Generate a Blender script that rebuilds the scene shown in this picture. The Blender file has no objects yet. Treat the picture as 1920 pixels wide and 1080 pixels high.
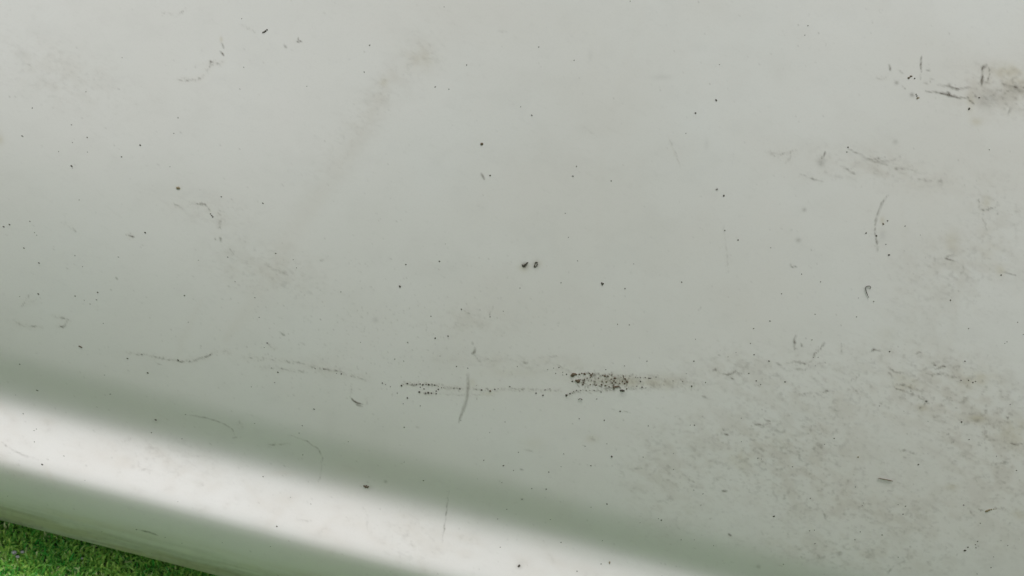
import bpy, bmesh, math, random
import numpy as np
from mathutils import Vector, Matrix
from mathutils.bvhtree import BVHTree

random.seed(7)
rng = np.random.default_rng(11)
R = math.radians
scene = bpy.context.scene
C = scene.collection

# ------------------------------------------------------------------ camera
W, H = 1920, 1080
LENS = 27.0
FPX = LENS / 36.0 * W
PITCH, ROLL = R(-20.0), R(14.5)
CAM = Vector((0.0, -0.46, 0.56))
cam_data = bpy.data.cameras.new('camera')
cam = bpy.data.objects.new('camera', cam_data)
C.objects.link(cam)
cam_data.lens = LENS
cam_data.sensor_width = 36.0
cam_data.clip_start = 0.01
cam_data.clip_end = 500.0
cam.matrix_world = (Matrix.Translation(CAM) @ Matrix.Rotation(R(90) + PITCH, 4, 'X')
                    @ Matrix.Rotation(ROLL, 4, 'Z'))
cam_data.dof.use_dof = True
cam_data.dof.focus_distance = 0.465
cam_data.dof.aperture_fstop = 9.0
scene.camera = cam
M_cam = cam.matrix_world.copy()
M_inv = M_cam.inverted()

# ------------------------------------------------------------------ sky, sun, exposure
SUN_EL, SUN_AZ = R(74), R(-40)          # high, in front of the panel, a little to the left
world = bpy.data.worlds.new('World')
scene.world = world
world.use_nodes = True
nt = world.node_tree
bg = nt.nodes['Background']
sky = nt.nodes.new('ShaderNodeTexSky')
sky.sky_type = 'NISHITA'
sky.sun_disc = False
sky.sun_elevation = SUN_EL
sky.sun_rotation = R(180) + SUN_AZ
sky.air_density = 1.0
sky.dust_density = 4.0
hsv = nt.nodes.new('ShaderNodeHueSaturation')
hsv.inputs['Saturation'].default_value = 0.12
nt.links.new(sky.outputs[0], hsv.inputs['Color'])
nt.links.new(hsv.outputs[0], bg.inputs['Color'])
bg.inputs['Strength'].default_value = 0.12
sun_data = bpy.data.lights.new('sun', 'SUN')
sun_data.energy = 1.35
sun_data.angle = R(14)
sun_data.color = (1.0, 0.97, 0.93)
sun = bpy.data.objects.new('sun', sun_data)
C.objects.link(sun)
sd = Vector((math.cos(SUN_EL) * math.sin(SUN_AZ), -math.cos(SUN_EL) * math.cos(SUN_AZ), math.sin(SUN_EL)))
sun.rotation_euler = sd.to_track_quat('Z', 'Y').to_euler()
vs = scene.view_settings
vs.view_transform = 'Standard'
vs.look = 'None'
vs.exposure = 0.07
vs.gamma = 1.0

# ------------------------------------------------------------------ helpers
def link(o, parent=None):
    C.objects.link(o)
    if parent is not None:
        o.parent = parent
    return o

def tag(o, label=None, cat=None, group=None, kind=None):
    if label: o['label'] = label
    if cat: o['category'] = cat
    if group: o['group'] = group
    if kind: o['kind'] = kind
    return o

class Nodes:
    def __init__(self, name):
        self.m = bpy.data.materials.new(name)
        self.m.use_nodes = True
        self.t = self.m.node_tree
        self.b = self.t.nodes['Principled BSDF']
    def n(self, kind, **kw):
        nd = self.t.nodes.new(kind)
        for k, v in kw.items():
            if k in nd.bl_rna.properties.keys(): setattr(nd, k, v)
            else: nd.inputs[k.replace('_', ' ')].default_value = v
        return nd
    def l(self, a, b): self.t.links.new(a, b)
    def noise(self, scale, detail=3.0, rough=0.5, vec=None, out='Fac'):
        nd = self.n('ShaderNodeTexNoise')
        nd.inputs['Scale'].default_value = scale
        nd.inputs['Detail'].default_value = detail
        nd.inputs['Roughness'].default_value = rough
        if vec is not None: self.l(vec, nd.inputs['Vector'])
        return nd.outputs[out]
    def ramp(self, fac, p0, p1, c0=(0, 0, 0, 1), c1=(1, 1, 1, 1)):
        nd = self.n('ShaderNodeValToRGB')
        e = nd.color_ramp.elements
        e[0].position, e[1].position = p0, p1
        e[0].color, e[1].color = c0, c1
        self.l(fac, nd.inputs[0])
        return nd.outputs[0]
    def mix(self, fac, a, b, mode='MIX'):
        nd = self.n('ShaderNodeMix')
        nd.data_type = 'RGBA'
        nd.blend_type = mode
        for s, v in ((nd.inputs[0], fac), (nd.inputs[6], a), (nd.inputs[7], b)):
            if isinstance(v, (int, float)): s.default_value = v
            elif isinstance(v, tuple): s.default_value = (*v[:3], 1)
            else: self.l(v, s)
        return nd.outputs[2]
    def math(self, op, a, b=0.0, c=None):
        nd = self.n('ShaderNodeMath')
        nd.operation = op
        for s, v in zip(nd.inputs, (a, b, c)):
            if v is None: continue
            if isinstance(v, (int, float)): s.default_value = v
            else: self.l(v, s)
        return nd.outputs[0]

# ------------------------------------------------------------------ section of the panel
TAN_S, COS_P = math.sin(PITCH), math.cos(PITCH)
def view_v(y, z):
    """tangent of the angle below the lens axis, measured square to the panel's folds"""
    dy, dz = y - CAM.y, z - CAM.z
    f = dy * math.cos(PITCH) + dz * math.sin(PITCH)
    u = -dy * math.sin(PITCH) + dz * math.cos(PITCH)
    return u / f

PHI = [(1.3, 26), (0.8, 18), (0.53, 13), (0.35, 10.5), (0.1, 6.2), (-0.05, 3.4), (-0.18, -0.3), (-0.238, -3.5),
       (-0.260, -11), (-0.281, -16), (-0.294, -9), (-0.308, 12), (-0.324, 29), (-0.342, 36), (-0.368, 37),
       (-0.380, 26), (-0.392, -6), (-0.404, -12), (-0.432, -19), (-0.458, -32)]
pv = np.array([p[0] for p in PHI][::-1]); pa = np.array([p[1] for p in PHI][::-1])
def smooth01(a):
    a = np.clip(a, 0, 1)
    return a * a * (3 - 2 * a)
def phi_at(v, x):
    """lean of the surface (up is positive) along each upright line x of the panel, in radians"""
    o = 0.0
    for d, w in ((-0.008, .2), (0.0, .6), (0.008, .2)):
        o = o + w * np.interp(v + d, pv, pa)
    flare = np.where((v < -0.30) & (v > -0.40), 1.0, 0.0)
    o = o * np.where(o > 11, (1 + 0.10 * smooth01(-x / .35) - 0.34 * smooth01((x + .12) / .35)) ** flare, 1.0)
    # the panel leans back a little more towards its left end
    o = o + 10.0 * smooth01((v + 0.20) / 0.36) * smooth01((0.05 - x) / .42)
    return np.radians(o)

def section(X):
    """integrate the section for every column of X at once -> arrays (rows, columns) of y and z"""
    X = np.asarray(X, float); dt = 0.0005
    y, z = np.zeros_like(X), np.full_like(X, 0.47)
    up = []
    for i in range(1150):
        up.append((y, z)); p = phi_at(view_v(y, z), X)
        y = y + np.sin(p) * dt; z = z + np.cos(p) * dt
    dn = []
    y, z = np.zeros_like(X), np.full_like(X, 0.47)
    a = np.zeros_like(X)
    n = 0
    while (a > -90).any():
        v = view_v(y, z)
        p = np.degrees(phi_at(v, X))
        rolling = (v < -0.4605) | (n > 400) & (a < -31)
        a = np.where(rolling, np.maximum(np.minimum(a, -30) - 2.6, -90.5), np.maximum(p, -90))
        y = y - np.sin(np.radians(a)) * dt; z = z - np.cos(np.radians(a)) * dt
        dn.append((y, z)); n += 1
    for i in range(56):
        y = y + dt; dn.append((y, z))
    A = np.array(up[::-1] + dn)          # (rows, 2, columns)
    return A[:, 0], A[:, 1], dt
SY, SZ, DT = section([0.0])
SEC = np.stack([SY[:, 0], SZ[:, 0]], 1)
arc = np.arange(len(SEC)) * DT
LEN = arc[-1]
def sec_at(t):
    return np.interp(t, arc, SEC[:, 0]), np.interp(t, arc, SEC[:, 1])
BOTTOM_Z = SEC[:, 1].min()
GROUND_Z = BOTTOM_Z - 0.010
LIP_Y = float(SEC[:, 0][-56])


def project(P):
    """world points (n,3) -> photo pixels"""
    m = np.array(M_inv)
    Q = P @ m[:3, :3].T + m[:3, 3]
    d = np.maximum(-Q[:, 2], 1e-3)
    return Q[:, 0] / d * FPX + W / 2, H / 2 - Q[:, 1] / d * FPX

# ------------------------------------------------------------------ dirt map with one painted shadow, drawn in numpy, kept on the skin as an attribute
MX, MY = 300, 240
CW, CH = W + 2 * MX, H + 2 * MY
grime_and_shade = np.zeros((CH, CW), np.float32)
ochre = np.zeros((CH, CW), np.float32)
film = np.zeros((CH, CW), np.float32)

def vnoise(cellx, celly, seed, ang=0.0):
    """smooth value noise over the whole map"""
    r = np.random.default_rng(seed)
    yy, xx = np.mgrid[0:CH, 0:CW].astype(np.float32)
    ca, sa = math.cos(ang), math.sin(ang)
    u = (xx * ca + yy * sa) / cellx + 200
    v = (-xx * sa + yy * ca) / celly + 200
    g = r.random((1024, 1024)).astype(np.float32)
    iu, iv = np.floor(u).astype(int), np.floor(v).astype(int)
    fu, fv = u - iu, v - iv
    fu = fu * fu * (3 - 2 * fu); fv = fv * fv * (3 - 2 * fv)
    iu &= 1023; iv &= 1023
    iu1, iv1 = (iu + 1) & 1023, (iv + 1) & 1023
    return (g[iv, iu] * (1 - fu) + g[iv, iu1] * fu) * (1 - fv) + (g[iv1, iu] * (1 - fu) + g[iv1, iu1] * fu) * fv
def fbm(cx, cy, seed, octv=4, ang=0.0, gain=0.55):
    o = 0; a = 1; s = 0
    for k in range(octv):
        o = o + a * vnoise(max(cx, 1.6), max(cy, 1.6), seed + k, ang); s += a; a *= gain; cx /= 2; cy /= 2
    return o / s

def blob(m, x, y, rx, ry=None, op=0.5, ang=0, soft=1.0, nz=None):
    ry = ry or rx
    k = 3.0
    e = int(max(rx, ry) * k + 3)
    X0, X1 = max(0, int(x + MX) - e), min(CW, int(x + MX) + e)
    Y0, Y1 = max(0, int(y + MY) - e), min(CH, int(y + MY) + e)
    if X0 >= X1 or Y0 >= Y1: return
    yy, xx = np.mgrid[Y0:Y1, X0:X1].astype(np.float32)
    dx, dy = xx - MX - x, yy - MY - y
    a = R(ang); ca, sa = math.cos(a), math.sin(a)
    u, v = (dx * ca + dy * sa) / rx, (-dx * sa + dy * ca) / ry
    d = np.sqrt(u * u + v * v)
    if soft >= 1: w = np.exp(-d * d * 1.1)
    else: w = np.clip((1 + soft - d) / (2 * soft + 1e-3) , 0, 1)
    w = w * op
    if nz is not None: w = w * nz[Y0:Y1, X0:X1]
    m[Y0:Y1, X0:X1] = 1 - (1 - m[Y0:Y1, X0:X1]) * (1 - np.clip(w, 0, 1))

def path(m, pts, w=1.5, op=0.5, brk=0.0, wob=1.0, taper=True, step=0.8, grain=True):
    """a hand-drawn line: wobbling, uneven and broken"""
    P = np.array(pts, float)
    L = np.concatenate([[0], np.cumsum(np.hypot(*np.diff(P, axis=0).T))])
    n = max(3, int(L[-1] / step))
    s = np.linspace(0, L[-1], n)
    x, y = np.interp(s, L, P[:, 0]), np.interp(s, L, P[:, 1])
    def sm(k):
        g = rng.standard_normal(n // k + 4)
        return np.interp(np.arange(n) / k, np.arange(len(g)), g)
    x = x + sm(7) * wob; y = y + sm(7) * wob
    lum = sm(5)
    for i in range(n):
        tt = i / (n - 1)
        t = 1.0 if not taper else min(1, 0.35 + 3 * min(tt, 1 - tt))
        o = op * (1 - brk * (0.5 + 0.9 * lum[i]))
        ww = w * t * (0.62 + 0.22 * abs(lum[i]))
        if m is grime_and_shade and grain: o *= float(np.interp(n_fine[min(max(int(y[i]) + MY, 0), CH - 1), min(max(int(x[i]) + MX, 0), CW - 1)], (.3, .65), (.35, 1.25)))
        if o > 0.02:
            o = 1 - (1 - min(o, .93)) ** min(1.0, step / (1.3 * ww))
            blob(m, x[i], y[i], ww, None, o)

n_fine = fbm(7, 5, 50, 3)
n_mid = fbm(26, 16, 60, 4, ang=R(22))
n_big = fbm(300, 220, 70, 4, ang=R(12))
n_scr = fbm(16, 4.5, 90, 3, ang=R(28))
sp = lambda a, lo, hi: np.clip((a - lo) / (hi - lo), 0, 1)
yy, xx = np.mgrid[0:CH, 0:CW].astype(np.float32); xx -= MX; yy -= MY

# thin road film: broad warm mottling, stronger to the right
film += 0.10 + 0.40 * sp(n_big, .38, .72) * (0.35 + 0.65 * sp(xx, 200, 1700))
patchy = np.zeros_like(film)
for (x, y, rx, ry, o, a) in [(1450, 850, 170, 75, .9, 10), (1560, 740, 170, 60, .6, 4), (1820, 780, 120, 90, .9, 25), (1750, 700, 130, 45, .8, 12),
                             (1640, 960, 260, 70, .7, 12), (1880, 880, 90, 90, .7, 0), (1650, 315, 150, 32, .5, 12), (1880, 170, 80, 45, 1.0, 8),
                             (1780, 520, 130, 80, .5, -20), (1420, 690, 130, 40, .5, 6), (1250, 900, 80, 90, .6, -20), (1530, 820, 60, 40, .6, 0),
                             (1600, 1040, 200, 30, .7, 8), (1870, 400, 60, 90, .4, 0), (520, 500, 90, 40, .45, 20), (400, 400, 80, 35, .3, 10),
                             (1240, 716, 70, 16, .9, 3), (110, 140, 130, 60, .35, 20), (700, 200, 30, 160, .4, 38), (800, 110, 40, 30, .4, 0),
                             (880, 600, 90, 30, .35, 0), (950, 680, 160, 18, .35, 4), (330, 860, 120, 40, .3, 14), (770, 1010, 60, 60, .35, 0),
                             (480, 520, 120, 30, .3, 15), (620, 690, 60, 20, .3, 8), (1050, 690, 60, 16, .4, 4)]:
    blob(patchy, x, y, rx, ry, o, a, 1.0)
film += patchy * (0.28 + 0.62 * sp(n_mid, .38, .66))
grime_and_shade += patchy * sp(n_scr, .56, .80) * 0.13 + patchy * sp(n_fine, .58, .82) * 0.34 + patchy * sp(n_mid, .48, .72) * 0.09
grime_and_shade += 0.03 * sp(n_scr, .66, .85) + 0.025 * sp(fbm(40, 30, 33, 4), .5, .8)
# wiped streaks
for (p, w, o) in [([(735, 130), (700, 220), (640, 310), (560, 420), (480, 560), (420, 640)], 30, .34), ([(800, 90), (735, 150)], 18, .25), ([(1690, 380), (1712, 590), (1690, 700)], 12, .20), ([(1760, 560), (1745, 660)], 10, .25),
                  ([(1800, 540), (1770, 690)], 9, .2), ([(1250, 250), (1278, 320)], 1.6, .5), ([(560, 30), (540, 60), (556, 90)], 3, .10),
                  ([(380, 560), (340, 640), (330, 690)], 10, .2), ([(1120, 450), (1130, 260), (1210, 0)], 14, .10)]:
    path(film, p, w, o * .7, 0.1, 1.0)
# yellow stains
for (x, y, rx, ry, o) in [(1885, 130, 26, 14, .40), (1820, 195, 8, 22, .30), (1830, 228, 12, 8, .32), (1690, 712, 22, 14, .38), (1705, 722, 18, 10, .35), (1835, 712, 34, 22, .35),
                          (1655, 413, 5, 7, .75), (1832, 785, 16, 8, .45), (1905, 810, 30, 26, .34), (1850, 380, 10, 12, .35), (1855, 470, 16, 34, .25), (1878, 507, 10, 9, .45),
                          (795, 112, 28, 18, .16), (720, 155, 8, 7, .30), (415, 73, 3, 5, .65), (1180, 716, 14, 8, .35), (1240, 718, 46, 9, .20),
                          (1389, 860, 26, 18, .22), (1450, 825, 30, 14, .20), (1110, 824, 11, 7, .35), (1785, 455, 14, 22, .25), (1660, 630, 22, 14, .2), (1445, 1018, 20, 8, .18),
                          (150, 1000, 60, 10, .20), (1785, 913, 14, 7, .25), (1910, 965, 18, 10, .35), (960, 700, 60, 8, .16), (915, 738, 14, 3, .28), (984, 503, 11, 7, .40), (1009, 495, 9, 7, .35), (1905, 150, 30, 30, .25), (886, 716, 8, 8, .22), (1000, 830, 26, 14, .10), (0, 262, 8, 16, .3),
                          (334, 352, 5, 3.5, .5), (1730, 765, 10, 6, .3)]:
    blob(ochre, x, y, rx, ry, o, 0, 1.0, 0.5 + sp(n_mid, .3, .7))
# olive stain and splash dirt along the bottom edge
vv = (-(yy - H / 2) / FPX) * math.cos(ROLL) + ((xx - W / 2) / FPX) * math.sin(ROLL)
edge = sp(-vv, .418, .462)
ochre = 1 - (1 - ochre) * (1 - edge * (0.30 + 0.75 * sp(fbm(120, 9, 140, 5, ang=ROLL), .36, .66)))
grime_and_shade = 1 - (1 - grime_and_shade) * (1 - edge ** 1.5 * (0.12 + 0.42 * sp(fbm(90, 7, 150, 5, ang=ROLL), .40, .70) + .15 * sp(n_fine, .5, .8)))
# grimy lines and scuffs: (points, width, opacity, brokenness)
LINES = [
 ([(419, 116), (413, 119), (394, 117), (393, 126), (384, 137), (378, 147), (366, 150), (333, 150)], 1.6, .40, .8),
 ([(413, 96), (419, 105)], 1.9, .9, 0), ([(417, 80), (418, 89)], 1.8, .5, .2), ([(557, 78), (567, 77)], 1.7, .7, 0), ([(558, 70), (559, 76)], 1.2, .45, 0),
 ([(532, 83), (537, 89)], 1.8, .4, .3), ([(366, 124), (384, 118)], 1, .2, .5), ([(300, 22), (330, 30), (350, 15)], 1.4, .15, .6), ([(450, 45), (480, 60)], 1, .2, .4),
 ([(325, 382), (345, 391)], 1.5, .35, .5), ([(356, 380), (382, 382), (390, 388), (396, 398)], 1.4, .45, .4), ([(408, 396), (414, 408), (412, 420), (413, 430)], 1.7, .42, .4),
 ([(402, 446), (405, 449)], 1.8, .6, 0), ([(413, 445), (414, 453)], 2.2, .6, .3), ([(136, 429), (143, 434)], 2.0, .55, .2), ([(115, 415), (136, 430)], 1, .2, .4), ([(239, 441), (250, 444)], 1.8, .6, .4),
 ([(25, 601), (45, 611), (82, 614)], 1.5, .38, .6), ([(95, 592), (128, 598), (122, 611), (105, 612)], 1.4, .35, .6), ([(60, 545), (40, 575), (75, 560)], 1.2, .2, .7),
 ([(215, 518), (221, 526)], 1.3, .25, .3), ([(501, 643), (508, 650), (517, 655)], 1.0, .35, .4), ([(527, 622), (530, 627), (534, 629)], 1.8, .55, .2), ([(430, 466), (440, 480)], 1.5, .25, .5),
 ([(490, 494), (530, 510), (540, 517)], 1.8, .22, .6), ([(600, 490), (618, 480)], 1.6, .2, .6), ([(235, 661), (270, 665), (320, 675), (356, 678), (380, 672), (398, 664), (407, 655)], 1.3, .42, .5),
 ([(360, 677), (398, 664)], 1.2, .5, .3), ([(415, 660), (425, 657), (435, 665)], 1.2, .3, .6), ([(452, 670), (500, 674), (560, 681), (600, 690), (645, 700), (690, 714)], 1.4, .42, 1.0),
 ([(480, 688), (520, 690), (580, 700)], 1.2, .30, 1.0), ([(290, 678), (305, 684)], 1, .3, .3), ([(348, 777), (385, 783), (415, 792), (434, 804), (441, 818)], 1.3, .36, .3), ([(436, 822), (446, 820)], 1.6, .4, .2),
 ([(540, 815), (575, 827), (597, 842), (605, 858), (602, 880), (597, 905)], 1.3, .34, .3), ([(500, 835), (540, 832)], 1.5, .25, .5), ([(446, 788), (458, 806)], 2, .25, .5),
 ([(0, 828), (18, 840), (40, 852), (75, 862)], 1.5, .32, .3), ([(256, 993), (275, 997), (297, 1004)], 1.6, .45, .2), ([(255, 850), (262, 878), (285, 882)], 2.5, .14, .6), ([(230, 830), (246, 822)], 1.5, .2, .5),
 ([(556, 973), (585, 978)], 1.8, .25, .5), ([(842, 920), (838, 945), (836, 968), (834, 990), (830, 1005), (829, 1016)], 1.1, .42, .2), ([(832, 990), (834, 991)], 1.6, .4, 0),
 ([(657, 743), (661, 750), (669, 755), (682, 758)], 1.7, .75, .1), ([(667, 757), (674, 761), (681, 762)], 1.2, .6, .2), ([(658, 720), (657, 740)], .9, .25, .4), ([(687, 745), (687, 758)], .9, .3, .5),
 ([(885, 640), (886, 645)], 1.8, .9, 0), ([(885, 664), (890, 659), (892, 654)], 2.2, .6, .1), ([(886, 664), (903, 680)], 1.3, .3, .5), ([(900, 672), (930, 677), (960, 675), (985, 680)], 1.3, .10, 1.0),
 ([(975, 677), (990, 680)], 1.6, .4, .6), ([(840, 632), (842, 637)], 1.5, .4, 0), ([(1040, 683), (1050, 686), (1070, 696), (1076, 702)], 1.3, .3, .5), ([(1068, 706), (1078, 716)], 1.6, .35, .4),
 ([(753, 722), (764, 719), (778, 721), (800, 720), (815, 722), (830, 726), (862, 729)], 1.4, .75, .9), ([(835, 727), (900, 730), (960, 730), (1020, 731), (1055, 733)], 1.1, .55, .9),
 ([(788, 735), (800, 738), (818, 738)], 1.3, .7, .6), ([(818, 738), (870, 740), (930, 743)], 1, .18, .5), ([(1064, 740), (1074, 736), (1082, 732), (1130, 732), (1160, 731)], 1.4, .62, .7),
 ([(903, 325), (908, 337)], 2.8, .45, .2), ([(1175, 729), (1240, 728)], 1.0, .3, .6), ([(1280, 712), (1300, 718)], 1, .2, .6),
 ([(933, 58), (953, 59)], 1.8, .2, .3), ([(1090, 235), (1120, 258)], 1.6, .1, .5),
 ([(1666, 120), (1669, 126), (1670, 134)], 1.7, .55, .2), ([(1641, 147), (1656, 148), (1665, 142)], 1.4, .22, .5), ([(1686, 132), (1694, 138)], 1.6, .4, .3), ([(1728, 103), (1727, 118), (1727, 134)], 1.9, .68, .2),
 ([(1726, 140), (1726, 148)], 1.4, .3, .2), ([(1737, 131), (1745, 132)], 1.8, .45, .2), ([(1742, 148), (1751, 149)], 1.8, .35, .2), ([(1733, 153), (1741, 159)], 2, .4, .4), ([(1690, 160), (1697, 166)], 1.7, .5, .3),
 ([(1757, 158), (1770, 161), (1782, 162), (1796, 168), (1812, 164), (1832, 168)], 2.2, .58, .15), ([(1735, 172), (1752, 172), (1768, 175), (1785, 180), (1800, 183), (1818, 182)], 2.2, .62, .15),
 ([(1776, 172), (1782, 178)], 1.5, .5, .1), ([(1841, 126), (1842, 140), (1841, 162)], 2.6, .95, .05), ([(1840, 127), (1850, 121)], 3.8, .85, .1), ([(1854, 125), (1856, 138), (1852, 152), (1857, 158)], 1.5, .4, .4),
 ([(1814, 184), (1820, 190), (1828, 196)], 1.6, .5, .3), ([(1822, 172), (1832, 183)], 1.8, .45, .4), ([(1876, 150), (1880, 158), (1900, 161), (1922, 166)], 2.4, .34, .4), ([(1880, 158), (1922, 172)], 6, .16, .4),
 ([(1896, 200), (1891, 214)], 2.2, .3, .3), ([(1547, 285), (1544, 292), (1538, 298)], 1.8, .45, .2), ([(1575, 310), (1590, 318), (1604, 326)], 2.4, .34, .5),
 ([(1590, 279), (1620, 293), (1640, 303), (1670, 301), (1690, 293)], 2.4, .30, .2), ([(1632, 299), (1660, 295)], 1.6, .3, .3), ([(1645, 304), (1680, 315), (1712, 318)], 3.2, .25, .5), ([(1720, 336), (1780, 342)], 3, .16, .6),
 ([(1495, 280), (1470, 290), (1440, 285), (1462, 297)], 1.6, .22, .6), ([(1482, 282), (1483, 296), (1472, 306)], 1.6, .28, .5), ([(1500, 326), (1545, 342)], 1.6, .2, .6),
 ([(1665, 365), (1653, 382), (1645, 404), (1640, 425)], 2.0, .40, .2), ([(1640, 420), (1643, 445), (1647, 478)], 2.0, .38, .5), ([(1481, 494), (1485, 501), (1495, 499)], 1.6, .4, .2), ([(1255, 260), (1276, 312)], 1.2, .15, .4),
 ([(1355, 415), (1362, 470), (1367, 512)], 1.5, .12, .5), ([(1790, 475), (1771, 484), (1790, 489)], 1.6, .38, .3), ([(1752, 478), (1753, 490)], 1.8, .25, .3), ([(1805, 495), (1808, 506), (1800, 514)], 2, .28, .3),
 ([(1835, 370), (1838, 395), (1850, 393), (1870, 388), (1872, 380)], 1.7, .38, .5), ([(1838, 398), (1845, 415), (1852, 432)], 1.5, .3, .4), ([(1900, 397), (1912, 396)], 2, .25, .4), ([(1880, 509), (1905, 516)], 1.3, .4, .2),
 ([(1333, 693), (1345, 694), (1352, 700), (1366, 703), (1376, 698), (1390, 700)], 1.9, .48, .4), ([(1366, 704), (1378, 714)], 1.6, .35, .4), ([(1340, 690), (1344, 697)], 1.4, .35, .2),
 ([(1455, 680), (1467, 686)], 1.9, .45, .3), ([(1474, 682), (1490, 677), (1508, 684), (1524, 676), (1528, 664), (1544, 648)], 1.7, .36, .4), ([(1480, 688), (1508, 694), (1530, 684), (1550, 678)], 2, .26, .5),
 ([(1493, 626), (1489, 642), (1490, 656)], 2.0, .45, .3), ([(1502, 644), (1504, 651)], 1.8, .35, .3), ([(1541, 649), (1547, 642)], 2.2, .5, .2), ([(1578, 640), (1577, 664)], 1.4, .25, .4),
 ([(1630, 660), (1640, 656), (1656, 658)], 1.8, .38, .3), ([(1714, 665), (1722, 661), (1730, 660)], 2.4, .35, .4), ([(1750, 684), (1755, 685)], 1.5, .8, 0), ([(1752, 692), (1760, 691), (1767, 687), (1775, 686)], 1.7, .8, .1),
 ([(1730, 693), (1738, 690)], 2, .4, .3), ([(1785, 691), (1792, 687), (1802, 686)], 2.3, .55, .4), ([(1742, 699), (1748, 703), (1760, 700), (1772, 701), (1780, 705), (1800, 708)], 1.8, .5, .4),
 ([(1665, 690), (1680, 698), (1692, 699)], 2, .36, .4), ([(1664, 698), (1675, 707)], 1.8, .32, .4), ([(1680, 718), (1700, 724), (1722, 732), (1742, 732)], 2, .34, .4),
 ([(1677, 728), (1695, 732), (1712, 740), (1724, 744), (1732, 750)], 1.7, .55, .4), ([(1734, 755), (1733, 761), (1723, 765)], 2.2, .42, .3), ([(1738, 755), (1744, 758)], 1.3, .4, 0),
 ([(1590, 719), (1612, 702)], 1.3, .25, .5), ([(1595, 726), (1611, 737)], 1.6, .36, .4), ([(1495, 746), (1504, 740), (1530, 737), (1570, 732)], 1.8, .28, .6), ([(1317, 742), (1326, 748)], 2.6, .34, .3),
 ([(1352, 810), (1366, 816)], 2.2, .5, .3), ([(1355, 803), (1358, 808)], 1.6, .4, .3), ([(1411, 794), (1430, 798), (1445, 795)], 1.7, .52, .4), ([(1432, 786), (1444, 790)], 2, .55, .3), ([(1366, 808), (1392, 818)], 1.5, .3, .4),
 ([(1520, 800), (1540, 798), (1546, 808), (1534, 818)], 1.5, .2, .5), ([(1685, 842), (1700, 848), (1724, 854)], 2.2, .34, .6), ([(1650, 865), (1664, 872)], 1.6, .25, .4), ([(1864, 872), (1880, 868), (1895, 864)], 2, .32, .5),
 ([(1835, 818), (1846, 824)], 1.6, .35, .4), ([(1895, 832), (1918, 834)], 1.8, .45, .4), ([(1885, 779), (1890, 784), (1892, 780)], 1.5, .45, .1),
 ([(1674, 901), (1706, 914)], 1.2, .2, .5), ([(1354, 922), (1363, 920)], 2.3, .7, .2), ([(1365, 1001), (1371, 1004)], 1.6, .6, .1), ([(1866, 952), (1880, 953), (1890, 958)], 1.6, .5, .5),
 ([(1834, 955), (1846, 957)], 1.3, .4, .4), ([(1800, 938), (1830, 970)], 1.3, .2, .6), ([(1662, 1077), (1676, 1062), (1700, 1050)], 1.6, .22, .3), ([(1500, 1044), (1520, 1052), (1570, 1036)], 3, .22, .6),
 ([(1540, 950), (1550, 978)], 1.8, .2, .4), ([(1280, 888), (1302, 905)], 3, .28, .6), ([(1188, 878), (1206, 879)], 2.2, .22, .4), ([(975, 880), (981, 880)], 1.8, .6, .1),
 ([(1000, 845), (980, 842)], 1.8, .14, .4), ([(780, 800), (788, 802)], 1.3, .35, .3), ([(690, 995), (688, 960), (680, 950)], 3, .14, .5), ([(560, 640), (572, 646)], 1.2, .2, .3),
 ([(1163, 771), (1178, 772), (1184, 776)], .9, .28, .3), ([(1540, 318), (1560, 330), (1590, 335)], 4, .14, .6), ([(1010, 670), (1060, 668)], 1.4, .14, .7),
 ([(1105, 822), (1117, 826)], 3.0, .3, .4), ([(919, 578), (917, 592), (925, 576)], 1.2, .2, .4), ([(870, 582), (880, 590)], 1.4, .25, .5), ([(985, 575), (992, 583)], 1.1, .2, .3),
]
for (p, w, o, b) in LINES:
    crust = b >= .4
    path(grime_and_shade, p, w * (.85 if crust else 1), min(.95, o * (1.15 if crust else 1.3)), b, 1.0 if crust else .6)
    if crust:                                       # crumbled dirt to either side of the line
        for i in range(len(p) - 1):
            (xa, ya), (xb, yb) = p[i], p[i + 1]
            for k in range(int(math.hypot(xb - xa, yb - ya) * .55)):
                t = rng.random(); q = rng.random()
                blob(grime_and_shade, xa + (xb - xa) * t + rng.normal() * (1.5 + w), ya + (yb - ya) * t + rng.normal() * (1.2 + w * .8), .7 + .8 * q, .7 + .4 * rng.random(), o * (.25 + .8 * rng.random() ** 2), rng.random() * 180)
            blob(film, (xa + xb) / 2, (ya + yb) / 2, 4 + math.hypot(xb - xa, yb - ya) * .5, 6, .22 * o / .4)
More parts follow.
